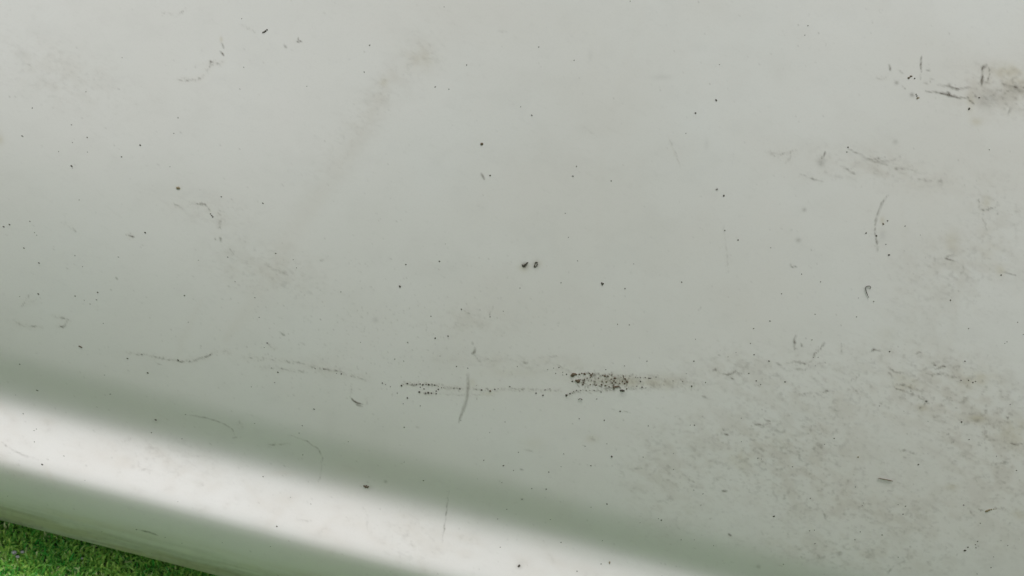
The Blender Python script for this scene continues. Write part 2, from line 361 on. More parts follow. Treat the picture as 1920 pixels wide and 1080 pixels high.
# broad grey brush mark below the middle: three parallel drags
for k, (dx, o) in enumerate([(-2.0, .34), (0.2, .30), (2.2, .30), (1.0, .22)]):
    path(grime_and_shade, [(877 + dx, 698), (878 + dx, 722), (875 + dx, 748), (868 + dx * .9, 770), (859 + dx * .15, 793)], 1.5, o * .8, .12, .3, grain=False)
for (x, y, rx, ry, o) in [(1540, 304, 7.5, 8, .36), (1497, 450, 5, 4, .34), (1508, 393, 4, 4, .3), (1681, 155, 4, 3.5, .5), (1710, 178, 4, 4, .6), (1780, 159, 3.5, 3, .5), (704, 600, 5.5, 5, .18), (1344, 355, 2.4, 2.4, .4),
                          (1679, 266, 5, 4, .25), (723, 903, 3.2, 2.6, .35), (1865, 178, 34, 16, .18), (1848, 192, 16, 12, .18), (1904, 168, 18, 10, .2), (1422, 1062, 4, 3, .35), (1574, 1037, 6, 3, .4), (1832, 788, 7, 3.5, .4), (1499, 1030, 4, 2, .35),
                          (40, 100, 12, 8, .10), (536, 88, 2.5, 2.5, .3), (1737, 752, 4.5, 4, .3), (979, 936, 3, 2, .3), (1146, 712, 40, 13, .10), (690, 914, 8, 5, .2),
                          (1298, 842, 9, 5, .15), (1325, 270, 5, 12, .07), (1107, 104, 5, 12, .08), (1240, 145, 20, 5, .10), (985, 498, 9, 7, .22), (1005, 497, 7.5, 7.5, .22), (984, 497, 5, 4.5, .45), (1005, 496, 4.2, 6, .40), (1655, 440, 7, 10, .12), (973, 1062, 6, 5, .22), (292, 790, 7, 4, .15),
                          (1064, 745, 6, 5, .10), (1168, 740, 8, 6, .14)]:  # last entry paints the soft shadow below the black mud lump
    blob(grime_and_shade, x, y, rx, ry, o, 0, 1.0, 0.6 + 0.8 * n_fine)
# mud spatter in the smear band
for i in range(230):
    u = rng.random() ** 1.25
    x = 1086 + u * 150 + rng.normal() * 4
    y = 700 + 24 * rng.random() + (x - 1086) * 0.045
    if rng.random() < .45: y = (701 if rng.random() < .5 else 724) + (x - 1086) * 0.045 + rng.normal() * 1.5
    f = 1.0 if x < 1172 else max(0.18, 1 - (x - 1172) / 55)
    blob(grime_and_shade, x, y, 0.7 + 1.1 * rng.random() ** 2, 0.7 + .7 * rng.random(), (.35 + .6 * rng.random()) * f, rng.random() * 180)
for i in range(90):
    x = 1215 + rng.random() * 100; y = 706 + (x - 1215) * .08 + rng.random() * 20
    blob(grime_and_shade, x, y, .9, .8, .2 + .2 * rng.random())
for i in range(48):
    x = 1090 + rng.random() * 85; y = 702 + 22 * rng.random()
    path(grime_and_shade, [(x, y), (x + rng.normal() * 4, y + rng.normal() * 4), (x + rng.normal() * 6, y + rng.normal() * 5)], 1.1, .75, .3, .6)
for k in range(8):                                # crusty pools inside the smear
    x = 1088 + 92 * rng.random(); y = 703 + 20 * rng.random()
    blob(grime_and_shade, x, y, 1.5 + 1.6 * rng.random(), 1.0 + rng.random(), .55, rng.random() * 180, nz=(n_fine > .5) * 1.6)
blob(film, 1140, 713, 70, 13, .6); blob(ochre, 1150, 714, 50, 10, .35)
# dusty bloom and smudges along the bright lower bend
for k in range(130):
    t = rng.random(); x = t * 1300 - 20; y = 815 + x * .262 + rng.normal() * 30
    blob(film, x, y, 10 + 28 * rng.random(), 5 + 10 * rng.random(), .12 + .3 * rng.random(), 14 + rng.normal() * 25, nz=.4 + 1.1 * n_mid)
    if k % 2: blob(grime_and_shade, x, y, 4 + 14 * rng.random(), 3 + 5 * rng.random(), .05 + .06 * rng.random(), rng.random() * 180, nz=sp(n_fine, .4, .7))
# fine specks everywhere, denser low and right
for i in range(3400):
    x, y = rng.random() * CW - MX, rng.random() * CH - MY
    dens = .35 + .5 * (y / H) + .35 * (x / W > .65)
    if rng.random() > dens: continue
    o = .12 + .35 * rng.random() ** 3
    a = 35 if x < 700 else (150 if x > 1500 else 90 * rng.random())
    st = 1.0 + .8 * rng.random() * (x < 700)
    blob(grime_and_shade, x, y, (.9 + .6 * rng.random()) * st, .9, o, a)
for i in range(500):                               # clustered spatter under the middle
    x, y = 700 + rng.normal() * 170, 620 + rng.normal() * 70
    blob(grime_and_shade, x, y, .9 + .8 * rng.random(), .9, .14 + .2 * rng.random(), rng.random() * 180)
for i in range(900):
    x, y = 1560 + rng.normal() * 220, 880 + rng.normal() * 110
    path(grime_and_shade, [(x, y), (x + 2 + rng.random() * 5, y + 1 + rng.normal() * 2)], .9 + .5 * rng.random(), .10 + .18 * rng.random(), .3, .8)
grime_and_shade = np.clip(grime_and_shade, 0, 1); ochre = np.clip(ochre, 0, 1); film = np.clip(film, 0, 1)

def sample(m, px, py):
    x = np.clip(px + MX, 0, CW - 1.01); y = np.clip(py + MY, 0, CH - 1.01)
    ix, iy = x.astype(int), y.astype(int)
    fx, fy = x - ix, y - iy
    return (m[iy, ix] * (1 - fx) + m[iy, ix + 1] * fx) * (1 - fy) + (m[iy + 1, ix] * (1 - fx) + m[iy + 1, ix + 1] * fx) * fy

# ------------------------------------------------------------------ materials
def paint_material():
    N = Nodes('dusty_white_paint')
    geo = N.n('ShaderNodeTexCoord').outputs['Object']
    at = N.n('ShaderNodeAttribute'); at.attribute_name = 'dirt'
    sep = N.n('ShaderNodeSeparateColor'); N.l(at.outputs['Color'], sep.inputs[0])
    g, o, f = sep.outputs[0], sep.outputs[1], sep.outputs[2]
    base = N.mix(N.noise(9, 3, .55, geo), (0.756, 0.770, 0.758), (0.786, 0.768, 0.750))
    base = N.mix(N.math('MULTIPLY', N.ramp(N.noise(900, 3, .7, geo), .45, .75), 0.09), base, (0.50, 0.50, 0.47))
    c = N.mix(N.math('MULTIPLY', f, 0.42), base, (0.575, 0.515, 0.44))
    c = N.mix(N.math('MULTIPLY', o, 0.75), c, (0.50, 0.44, 0.29))
    gn = N.math('MULTIPLY', g, N.math('MULTIPLY_ADD', N.noise(1400, 2, .6, geo), 0.8, 0.62))
    gn = N.math('MINIMUM', gn, 1.0)
    c = N.mix(gn, c, (0.100, 0.083, 0.060))
    N.l(c, N.b.inputs['Base Color'])
    rough = N.math('ADD', N.math('MULTIPLY_ADD', f, 0.28, 0.30), N.math('MULTIPLY', gn, 0.4))
    N.l(rough, N.b.inputs['Roughness'])
    N.b.inputs['Specular IOR Level'].default_value = 0.5
    N.b.inputs['Coat Weight'].default_value = 0.25
    N.b.inputs['Coat Roughness'].default_value = 0.22
    b1 = N.n('ShaderNodeBump'); b1.inputs['Strength'].default_value = 0.35; b1.inputs['Distance'].default_value = 0.0002
    hgt = N.math('ADD', N.math('MULTIPLY', gn, 1.2), N.math('MULTIPLY', N.noise(520, 3, .6, geo), 0.16))
    N.l(hgt, b1.inputs['Height'])
    b2 = N.n('ShaderNodeBump'); b2.inputs['Strength'].default_value = 0.25; b2.inputs['Distance'].default_value = 0.0035
    N.l(N.noise(11, 2, .4, geo), b2.inputs['Height'])
    N.l(b2.outputs[0], b1.inputs['Normal'])
    N.l(b1.outputs[0], N.b.inputs['Normal'])
    return N.m

def mud_material(name, c0, c1, rough=.85):
    N = Nodes(name)
    geo = N.n('ShaderNodeTexCoord').outputs['Object']
    N.l(N.mix(N.noise(6, 3, .6, geo), c0, c1), N.b.inputs['Base Color'])
    N.b.inputs['Roughness'].default_value = rough
    b = N.n('ShaderNodeBump'); b.inputs['Strength'].default_value = .5; b.inputs['Distance'].default_value = .0003
    N.l(N.noise(8, 3, .6, geo), b.inputs['Height']); N.l(b.outputs[0], N.b.inputs['Normal'])
    return N.m

paint = paint_material()
mud_dark = mud_material('dark_grit', (0.034, 0.032, 0.025), (0.10, 0.088, 0.066))
mud_grey = mud_material('grey_grit', (0.13, 0.13, 0.115), (0.24, 0.235, 0.21))
mud_brown = mud_material('brown_mud', (0.062, 0.046, 0.028), (0.19, 0.145, 0.095))
mud_tan = mud_material('tan_mud', (0.16, 0.13, 0.07), (0.33, 0.28, 0.18))
inner_mat = mud_material('unpainted_inner_metal', (0.05, 0.055, 0.05), (0.09, 0.09, 0.085), .6)

# ------------------------------------------------------------------ the panel
panel = bpy.data.objects.new('body_panel', None)
panel.location = (0, 0, 0)
link(panel)
tag(panel, 'dirty white painted vehicle panel with flared lower edge above the green turf', 'vehicle panel')

def spaced(lo, hi, step, out_lo, out_hi, ratio=1.35):
    a = list(np.arange(lo, hi, step))
    s, v, pre = step, lo, []
    while v > out_lo: s *= ratio; v -= min(s, .05); pre.append(max(v, out_lo))
    s, v, post = step, a[-1], []
    while v < out_hi: s *= ratio; v += min(s, .05); post.append(min(v, out_hi))
    return np.array(pre[::-1] + a + post)
# dense where the photograph looks
t_hi = float(np.interp(-0.82, -SEC[:, 1], arc))
ts = spaced(t_hi, LEN, 0.00080, 0.0, LEN)
xs = spaced(-0.40, 0.40, 0.00084, -1.3, 1.3)
XC = np.concatenate([np.linspace(-1.3, -.45, 8)[:-1], np.linspace(-.45, .45, 91), np.linspace(.45, 1.3, 8)[1:]])
SY, SZ, _ = section(XC)
def surf(T, X):
    """points of the skin for row positions T and column positions X"""
    r = np.clip(T / DT, 0, len(SY) - 1.001); i = r.astype(int); f = (r - i)[:, None]
    Yc = SY[i] * (1 - f) + SY[i + 1] * f; Zc = SZ[i] * (1 - f) + SZ[i + 1] * f
    j = np.clip(np.searchsorted(XC, X) - 1, 0, len(XC) - 2); g = ((X - XC[j]) / (XC[j + 1] - XC[j]))[None, :]
    V = np.empty((len(T), len(X), 3), np.float32)
    V[:, :, 0] = X[None, :]
    V[:, :, 1] = Yc[:, j] * (1 - g) + Yc[:, j + 1] * g
    V[:, :, 2] = Zc[:, j] * (1 - g) + Zc[:, j + 1] * g
    # hand-sized unevenness of pressed and knocked sheet
    V[:, :, 1] += (0.0006 * np.sin(X * 9 + 1.0) + 0.0003 * np.sin(X * 23 + .3))[None, :]
    return V
nt_, nx_ = len(ts), len(xs)
V = surf(ts, xs)
Vf = V.reshape(-1, 3)
idx = np.arange(nt_ * nx_).reshape(nt_, nx_)
quads = np.stack([idx[:-1, :-1], idx[1:, :-1], idx[1:, 1:], idx[:-1, 1:]], -1).reshape(-1, 4)
def grid_mesh(name, Vf, quads):
    me = bpy.data.meshes.new(name)
    me.vertices.add(len(Vf)); me.vertices.foreach_set('co', Vf.ravel())
    me.loops.add(quads.size); me.loops.foreach_set('vertex_index', quads.ravel().astype(np.int32))
    me.polygons.add(len(quads))
    me.polygons.foreach_set('loop_start', np.arange(0, quads.size, 4, dtype=np.int32))
    me.polygons.foreach_set('use_smooth', np.ones(len(quads), bool))
    me.update(calc_edges=True)
    return me
me = grid_mesh('painted_skin', Vf, quads)
px, py = project(Vf.astype(float))
col = np.ones((len(Vf), 4), np.float32)
col[:, 0] = sample(grime_and_shade, px, py); col[:, 1] = sample(ochre, px, py); col[:, 2] = sample(film, px, py)
ca = me.color_attributes.new('dirt', 'FLOAT_COLOR', 'POINT')
ca.data.foreach_set('color', col.ravel())
me.materials.append(paint)
skin = link(bpy.data.objects.new('painted_skin', me), panel)

# inner sheet, 3 mm behind, closing the panel to a real thickness
cx = np.linspace(-1.299, 1.299, 60)
IV = surf(np.linspace(0, LEN, 120), cx).astype(float)
bm = bmesh.new(); rows = []
for c in range(len(cx)):
    ty, tz = np.gradient(IV[:, c, 1]), np.gradient(IV[:, c, 2]); tl = np.hypot(ty, tz)
    IV[:, c, 1] -= tz / tl * 0.003; IV[:, c, 2] += ty / tl * 0.003
rows = [[bm.verts.new(IV[r, c]) for c in range(len(cx))] for r in range(120)]
for a, b in zip(rows[:-1], rows[1:]):
    for i in range(len(cx) - 1): bm.faces.new((a[i], a[i + 1], b[i + 1], b[i]))
ime = bpy.data.meshes.new('inner_sheet'); bm.to_mesh(ime); bm.free()
for p in ime.polygons: p.use_smooth = True
ime.materials.append(inner_mat)
link(bpy.data.objects.new('inner_sheet', ime), panel)

# ray tree over the section (coarse copy) for laying crumbs on the skin
gx = np.linspace(-.7, .7, 160)
tv = [tuple(map(float, p)) for p in surf(np.linspace(0, LEN, 900), gx).reshape(-1, 3)]
tp = [(r * 160 + c, (r + 1) * 160 + c, (r + 1) * 160 + c + 1, r * 160 + c + 1) for r in range(899) for c in range(159)]
bvh = BVHTree.FromPolygons(tv, tp)
def on_panel(px, py):
    d = (M_cam.to_3x3() @ Vector(((px - W / 2) / FPX, -(py - H / 2) / FPX, -1.0)))
    loc, nor, i, dist = bvh.ray_cast(CAM, d.normalized())
    if loc is None: return None
    if nor.dot(d) > 0: nor = -nor
    return loc, nor, d.length and (loc - CAM).length / d.length

# ------------------------------------------------------------------ crumbs of grit stuck to the paint
def crumb_mesh(seed, mat, sub=1):
    r = random.Random(seed)
    bm = bmesh.new()
    bmesh.ops.create_icosphere(bm, subdivisions=sub, radius=1.0)
    for v in bm.verts:
        v.co *= 0.72 + 0.5 * r.random()
        v.co.z = v.co.z * 0.42 + 0.12
    me = bpy.data.meshes.new('grit_crumb')
    bm.to_mesh(me); bm.free()
    me.materials.append(mat)
    return me
crumbs = {k: [crumb_mesh(s * 7 + i, m) for s in range(6)] for i, (k, m) in enumerate((('d', mud_dark), ('g', mud_grey), ('b', mud_brown), ('t', mud_tan)))}
def place(name, x, y, r, kind='d', asp=1.0, ang=None, label=None, mesh=None, flat=1.0):
    hit = on_panel(x, y)
    if hit is None: return None
    loc, nor, depth = hit
    s = r / FPX * depth
    a = random.uniform(0, 6.28) if ang is None else R(-ang)
    if ang is None and asp == 1.0: asp = random.uniform(1.0, 1.5)
    # x axis of the crumb runs along the given angle of the panel face
    right = (M_cam.to_3x3() @ Vector((math.cos(a), math.sin(a), 0)))
    right = (right - nor * right.dot(nor)).normalized()
    up = nor.cross(right)
    m = Matrix((right * s * asp, up * s, nor * s * flat)).transposed().to_4x4()
    m.translation = loc
    o = bpy.data.objects.new(name, mesh or random.choice(crumbs[kind]))
    o.matrix_world = m
    C.objects.link(o)
    o.parent = panel
    if label: o['label'] = label
    return o

D = 'd'; G = 'g'; B = 'b'; T = 't'
SPECKS = [
 (134,234,1.4,G),(43,256,1.4,G),(136,267,1.3,G),(263,272,2.2,D),(228,294,1.8,D),(164,285,1.2,G),(134,311,2.2,D),(136,315,1.0,D),(334,221,1.6,G),(326,250,1.4,G),(110,284,1.2,G),(229,108,1.1,G),(457,126,1.2,G),(450,167,1.1,G),
 (7,425,1.9,D),(18,421,1.8,D),(56,415,1.6,G),(45,465,1.6,D),(73,493,1.7,D),(65,436,1.2,G),(69,441,1.1,G),(272,436,2.1,D),(415,369,1.6,D),(493,381,1.7,D),(517,475,1.7,D),(427,482,1.3,D),(222,482,1.2,G),(155,500,1.2,G),
 (72,551,2.0,D),(37,556,1.0,D),(141,555,1.5,D),(183,548,1.9,D),(181,562,1.5,G),(158,563,1.1,G),(169,570,1.3,G),(346,554,1.8,D),(441,528,1.2,G),(478,558,1.2,D),(486,595,1.3,D),(556,502,1.2,D),(550,487,1.1,G),(501,643,2.0,D),(353,604,1.1,G),
 (372,488,1.0,G),(37,683,1.6,D),(70,732,1.9,D),(239,672,1.8,D),(277,699,2.2,D),(196,703,1.3,G),(207,739,1.8,G),(182,763,1.2,G),(292,787,2.9,D),(284,811,1.8,D),(348,777,1.3,D),(266,664,1.2,D),(334,675,2.0,D),(356,677,1.4,D),(394,665,1.4,D),
 (521,698,2.0,D),(509,690,1.4,D),(515,717,1.3,G),(589,767,1.6,D),(567,798,1.3,D),(561,812,1.3,G),(519,987,1.8,D),(583,945,1.0,G),(79,871,1.9,D),(120,855,1.2,G),(64,807,1.3,G),(256,993,1.8,D),(607,692,1.3,D),(591,691,1.2,D),(631,700,1.4,D),(640,701,2.0,D),
 (676,642,1.1,D),(764,642,1.3,D),(757,677,1.2,D),(856,687,1.6,D),(970,687,1.4,D),(956,725,1.9,D),(764,746,2.3,D),(758,801,1.6,D),(653,828,1.5,D),(788,761,1.3,D),(756,757,1.5,D),(745,737,1.4,G),
 (907,863,1.6,D),(944,873,1.9,D),(963,882,1.6,D),(972,848,1.4,D),(997,916,1.8,D),(1024,917,1.9,D),(1029,885,1.6,D),(1052,875,1.2,D),(1057,851,1.4,D),(1108,873,1.8,D),(1147,856,3.2,D),(1138,832,1.3,D),(1097,837,1.2,D),
 (1133,788,1.8,D),(1086,785,1.5,D),(1163,771,2.1,D),(1213,677,1.8,D),(1136,693,1.4,D),(1119,748,1.5,D),(947,791,1.2,D),(864,788,1.3,D),(1138,945,2.1,D),(1108,951,1.5,G),(1206,857,1.3,D),(1263,880,1.4,D),(1263,850,1.2,D),
 (794,901,1.7,D),(941,905,1.2,D),(895,898,0.9,G),(979,936,1.8,G),(973,1061,3.4,D),(1143,1055,2.7,T),(1082,1071,1.8,G),(938,1026,1.5,D),(1240,975,2.3,D),(1052,1017,1.8,G),(1277,1012,1.5,D),(1200,980,1.3,G),(1032,974,1.4,G),(933,973,1.3,G),
 (717,718,1.9,D),(723,721,1.4,D),(732,725,1.4,D),(753,723,2.5,D),(764,719,2.6,D),(773,720,1.3,D),(781,721,1.8,D),(788,720,2.2,D),(793,721,2.4,D),(799,721,2.0,D),(804,721,2.9,D),(810,720,1.4,D),(815,722,2.2,D),(822,724,1.3,D),(828,727,1.6,D),
 (832,727,1.3,D),(795,729,2.3,D),(788,726,1.5,D),(786,735,3.2,D),(798,737,2.2,D),(803,736,2.4,D),(809,737,2.3,D),(818,738,1.7,D),(818,733,2.3,D),(822,730,1.9,D),(851,728,1.6,D),(862,729,2.1,D),(903,731,2.3,D),(919,733,3.0,B),(928,730,1.7,D),(934,729,1.2,D),
 (893,723,1.1,D),(894,748,1.2,D),(1005,737,2.1,D),(1018,741,2.6,D),(1062,741,3.5,D),(1069,738,2.3,D),(1076,734,1.6,D),(1081,732,1.8,D),(1089,732,1.4,D),(1099,732,1.3,D),(1106,732,1.2,D),(1114,732,1.5,D),(1127,735,1.9,D),(1022,731,1.5,D),(1031,729,1.3,D),
 (1048,689,1.5,D),(1027,693,1.3,D),(1038,690,1.2,D),(1042,700,1.4,D),(1062,702,2.0,D),(1055,698,1.2,D),(1055,703,1.2,D),(1073,715,1.9,D),(1086,702,2.6,B),(1091,700,2.0,B),(1096,701,3.0,B),(1105,700,2.0,B),(1108,704,2.2,B),(1111,700,1.8,B),(1088,712,1.8,B),
 (1096,711,1.8,B),(1101,709,2.0,B),(1107,708,1.8,B),(1094,717,2.0,B),(1093,721,2.4,B),(1122,709,1.8,B),(1130,704,2.0,B),(1134,705,2.8,B),(1140,705,1.9,B),(1147,703,1.8,B),(1153,709,3.0,B),(1151,714,2.4,B),(1128,721,2.4,B),(1137,716,2.6,B),(1135,723,2.2,B),
 (1118,722,2.3,B),(1107,721,1.8,B),(1129,716,1.8,B),(1154,717,2.3,B),(1146,711,2.0,B),(1148,718,2.3,B),(1167,715,2.2,B),(1171,719,2.2,B),(1162,719,1.8,B),(1169,705,2.0,B),(1172,710,2.2,B),(1176,716,2.4,B),(1201,715,2.1,D),(1192,707,1.5,D),(1196,708,1.4,D),
 (1201,708,1.3,D),(1210,708,1.4,D),(1217,709,2.0,D),(1220,709,1.5,D),(1230,707,1.6,D),(1204,726,2.2,D),(1194,724,1.5,D),(1211,727,1.2,D),(1262,714,1.3,D),(1280,715,1.3,D),(1297,724,2.1,D),(1301,677,2.2,D),(1171,686,1.3,D),(1175,729,2.2,B),(1142,725,2.0,B),
 (1413,616,1.8,D),(1407,644,1.6,D),(1414,665,2.1,D),(1442,677,2.0,D),(1418,714,2.0,D),(1426,721,1.4,D),(1472,716,1.9,D),(1404,700,1.7,D),(1323,717,1.4,D),(1365,669,1.2,D),(1380,661,1.1,D),(1304,636,1.1,D),(1668,659,2.2,D),(1809,677,1.6,D),(1816,616,1.6,D),
 (1888,641,1.4,D),(1884,644,1.2,D),(1802,713,1.5,D),(1816,713,1.7,D),(1824,717,1.9,D),(1829,715,1.4,D),(1737,752,2.6,G),(1803,791,2.2,D),(1817,824,1.5,D),(1564,822,1.9,D),(1546,833,1.4,D),(1609,857,2.2,T),(1722,871,2.4,D),(1486,875,1.8,D),(1421,859,1.6,D),
 (1390,828,1.4,D),(1302,797,1.6,D),(1294,797,1.2,D),(1606,594,1.4,D),(1390,784,1.3,D),(1906,882,1.5,D),(1525,670,1.2,D),(1534,670,1.2,D),(1649,761,1.2,D),(1740,790,1.1,D),(1708,733,1.4,D),
 (1451,968,2.6,D),(1518,995,1.9,D),(1527,994,1.4,D),(1613,997,1.7,D),(1654,1003,1.7,D),(1603,1012,1.6,D),(1693,964,1.8,D),(1698,949,1.6,D),(1684,946,1.1,D),(1617,948,1.2,D),(1619,943,1.0,D),(1604,913,1.4,D),(1838,981,1.6,D),(1833,1015,2.2,D),(1829,1021,1.7,D),
 (1830,1027,1.7,D),(1815,1026,2.0,D),(1809,1032,2.8,D),(1858,1064,1.5,D),(1832,1076,1.4,D),(1469,1058,1.8,G),(1318,926,1.3,D),(1301,919,1.4,D),(1338,1023,1.2,G),(1302,1012,1.3,G),(1877,1013,1.2,D),(1863,1044,1.1,D),(1528,1019,1.2,G),(1807,947,1.4,D),
 (1357,367,1.8,D),(1359,432,1.4,D),(1384,450,1.5,D),(1503,514,1.3,D),(1624,437,1.8,D),(1667,478,1.8,D),(1656,420,1.7,B),(1664,414,1.4,D),(1643,442,1.7,D),(1661,458,1.1,D),(1697,424,1.1,D),(1782,563,1.3,D),(1877,516,1.3,D),(1638,565,1.2,G),(1590,276,1.4,D),(1588,285,1.3,D),
 (1704,146,2.2,B),(1708,143,2.0,B),(1715,147,1.5,D),(1721,184,2.0,T),(1817,204,2.0,D),(1836,183,1.4,D),(919,329,1.6,D),(693,85,1.4,G),(683,135,1.2,G),(875,122,1.3,G),(816,163,1.2,G),(997,216,1.5,G),(1010,88,1.3,G),
 (1074,330,1.4,G),(1081,312,1.2,G),(1343,188,1.7,D),(1304,212,1.8,D),(1509,66,1.2,D),(1349,121,1.1,G),(1344,355,1.7,G),(1146,339,1.5,G),(761,496,1.3,D),(824,490,1.5,D),(750,537,1.9,D),(1172,541,1.3,D),(1278,529,1.2,D),(1083,489,1.1,G),(1052,530,1.2,G),(865,580,1.4,D),
 (919,594,1.4,D),(808,593,1.2,D),(840,630,1.3,D),(816,634,1.4,D),(1180,609,1.1,D),(1158,608,1.1,D),(975,540,1.1,G),(1060,400,0.9,G),(1066,445,0.9,G),
]
seen = []
for (x, y, r, k) in SPECKS[:300]:
    asp, ang = 1.0, None
    if x < 620: asp, ang = random.uniform(1.3, 1.9), 32 + random.uniform(-12, 12)      # on the left the grit lies in slanting grains
    elif x > 1400: asp, ang = random.uniform(1.1, 1.6), 18 + random.uniform(-40, 40)
    place('grit_crumb', x, y, r * (0.71 if k != B else 0.74), k, asp, ang)
rest = SPECKS[300:]
bm = bmesh.new()
tmp_mats = {D: 0, G: 1, B: 2, T: 3}
extra = list(rest)
for i in range(150):
    x, y = rng.random() * 2300 - 200, rng.random() * 1240 - 60
    if rng.random() < .25 + .7 * (y / H): extra.append((x, y, .7 + .5 * rng.random(), D if rng.random() < .5 else G))
for (x, y, r, k) in extra:
    hit = on_panel(x, y)
    if not hit: continue
    loc, nor, depth = hit
    s = r / FPX * depth
    q = nor.to_track_quat('Z', 'Y').to_matrix()
    src = random.choice(crumbs[k]); sx = s * random.uniform(1, 1.6); a = random.uniform(0, 6.28)
    vs_ = [bm.verts.new(loc + q @ Vector((v.co.x * sx * math.cos(a) - v.co.y * s * math.sin(a), v.co.x * sx * math.sin(a) + v.co.y * s * math.cos(a), v.co.z * s))) for v in src.vertices]
    for p in src.polygons:
        f = bm.faces.new([vs_[i] for i in p.vertices]); f.material_index = tmp_mats[k]
gme = bpy.data.meshes.new('fine_grit'); bm.to_mesh(gme); bm.free()
for m in (mud_dark, mud_grey, mud_brown, mud_tan): gme.materials.append(m)
tag(link(bpy.data.objects.new('fine_grit', gme), panel), kind='stuff')

# larger lumps, each with its own form
def lump_mesh(name, pts, mat, seed, sub=2):
    """a crusty flat lump: several balls (x, y, r) merged by remeshing their union outline"""
    r = random.Random(seed)
    bm = bmesh.new()
    for (x, y, s, h) in pts:
        res = bmesh.ops.create_icosphere(bm, subdivisions=sub, radius=1.0)
        for v in res['verts']:
            k = 0.78 + 0.42 * r.random()
            v.co = Vector((x + v.co.x * s * k, y + v.co.y * s * k, v.co.z * h * k + h * .25))
    me = bpy.data.meshes.new(name); bm.to_mesh(me); bm.free(); me.materials.append(mat)
    return me
def lump(name, x, y, pts, mat, label=None, ang=0, seed=1):
    """pts in photo pixels relative to x, y, y down"""
    me = lump_mesh(name, [(a, -b, s, s * .5) for a, b, s in pts], mat, seed)
    return place(name, x, y, 1.0, mesh=me, asp=1.0001, ang=ang, label=label)
lump('mud_clump', 1075, 702.5, [(0, 0, 3.4), (-3, 1.5, 2.4), (3, -1, 2.6), (6, -.5, 1.6), (-1, 3, 2.0), (1, -2.4, 1.8)], mud_brown, 'brown mud clump at the left tip of the mud smear, upper of two', seed=3)
lump('mud_clump', 1083, 714, [(0, 0, 3.2), (-3, -.5, 2.0), (3, 1, 2.4), (1, 2.6, 2.0), (2, -2, 1.6), (5, -2, 1.2)], mud_brown, 'dark brown mud clump at the left tip of the smear, lower of two', seed=4)
lump('mud_clump', 1154, 725.5, [(-3, 0, 2.1), (0, 0, 2.2), (3, -.8, 2.0), (6, -1.5, 1.3), (-2.5, 3.5, 1.4), (-4, -4, 1.3), (-6, -8, 1.2)], mud_brown, 'ragged reddish brown mud crust low in the smear', seed=5)
lump('mud_clump', 1167, 732, [(-2.6, 0, 2.2), (0, .2, 2.5), (2.6, .6, 1.9)], mud_dark, 'black oval mud lump under the lower edge of the smear', seed=6)
lump('mud_clump', 1174, 712, [(-5, -5, 1.0), (-3, -2, 1.2), (-1, 0, 1.2), (1, 3, 1.3), (3, 5, 1.3)], mud_brown, seed=7)
lump('mud_clump', 1109, 703, [(-3, -3, 1.0), (-1.5, -1, 1.2), (0, 1, 1.3), (1, -1.5, 1.1), (2.5, -3.5, 1.0), (-.5, 3, 1.1)], mud_brown, seed=8)
lump('dark_pit', 984.5, 496.5, [(-4, 2, 1.9), (-2, 3, 2.0), (-1, .5, 1.7), (1.5, -.5, 2.1), (3.4, -3, 1.7), (5, -4.4, 1.1), (-5.4, 0, 1.0), (0, 3.6, 1.4)], mud_dark, 'dark crusty mark in the middle of the panel, left of a pair', seed=9)
lump('dark_pit', 1005, 496.5, [(-3, 3.5, 1.6), (-1, 4, 1.5), (-2.6, 1, 1.2), (-1.5, -2, 1.1), (0, -4.6, 1.4), (2, -4, 1.3), (2.6, -1, 1.2), (1.6, 2, 1.3)], mud_dark, 'dark ring shaped mark in the middle of the panel, right of a pair', seed=10)
lump('grit_lump', 1129.5, 532, [(-1.4, -1.2, 1.6), (0, 1.2, 1.7), (1.6, -.2, 1.5)], mud_dark, seed=11)
lump('rust_spot', 903.5, 270, [(0, 0, 2.4), (-1, .4, 2.0), (1, -.6, 1.8)], mud_brown, 'small round rust brown spot above the middle of the panel', seed=12)
lump('mud_clump', 334, 352.5, [(-1.5, 0, 2.2), (1, 0, 2.3), (2.6, 1, 1.5)], mud_tan, 'pale tan mud dot on the left of the panel', seed=13)
lump('grit_lump', 497, 59, [(-4, 2, 1.5), (-1.5, .8, 1.6), (1, -.8, 1.7), (4, -3, 1.5)], mud_dark, seed=14)
lump('grit_lump', 151, 650, [(-2, -1, 1.5), (0, 0, 1.6), (2, 1.5, 1.3)], mud_brown, seed=15)
lump('grit_lump', 397, 404, [(-2, -3, 1.2), (0, 0, 1.3), (1.8, 2.6, 1.4)], mud_dark, seed=16)
lump('mud_clump', 687, 912, [(-4, -1, 2.0), (-1, 1, 2.3), (2, 1.8, 1.9), (3.5, 0, 1.6), (0, -2, 1.5), (-2, 2.4, 1.5)], mud_brown, 'brown mud crumb on the bright flared lower edge', seed=17)
lump('mud_clump', 1852, 957, [(-3, 2, 1.7), (-1, 1, 2.4), (2, -1, 2.1), (6, -2.5, 1.5), (10, -3.5, 1.1), (14, -4, .8)], mud_tan, 'flattened brown mud wedge at the lower right of the panel', seed=18)
lump('grit_lump', 1719, 180, [(-1.5, -3, 1.3), (0, 0, 1.4), (1.5, 3, 1.4)], mud_grey, seed=19)

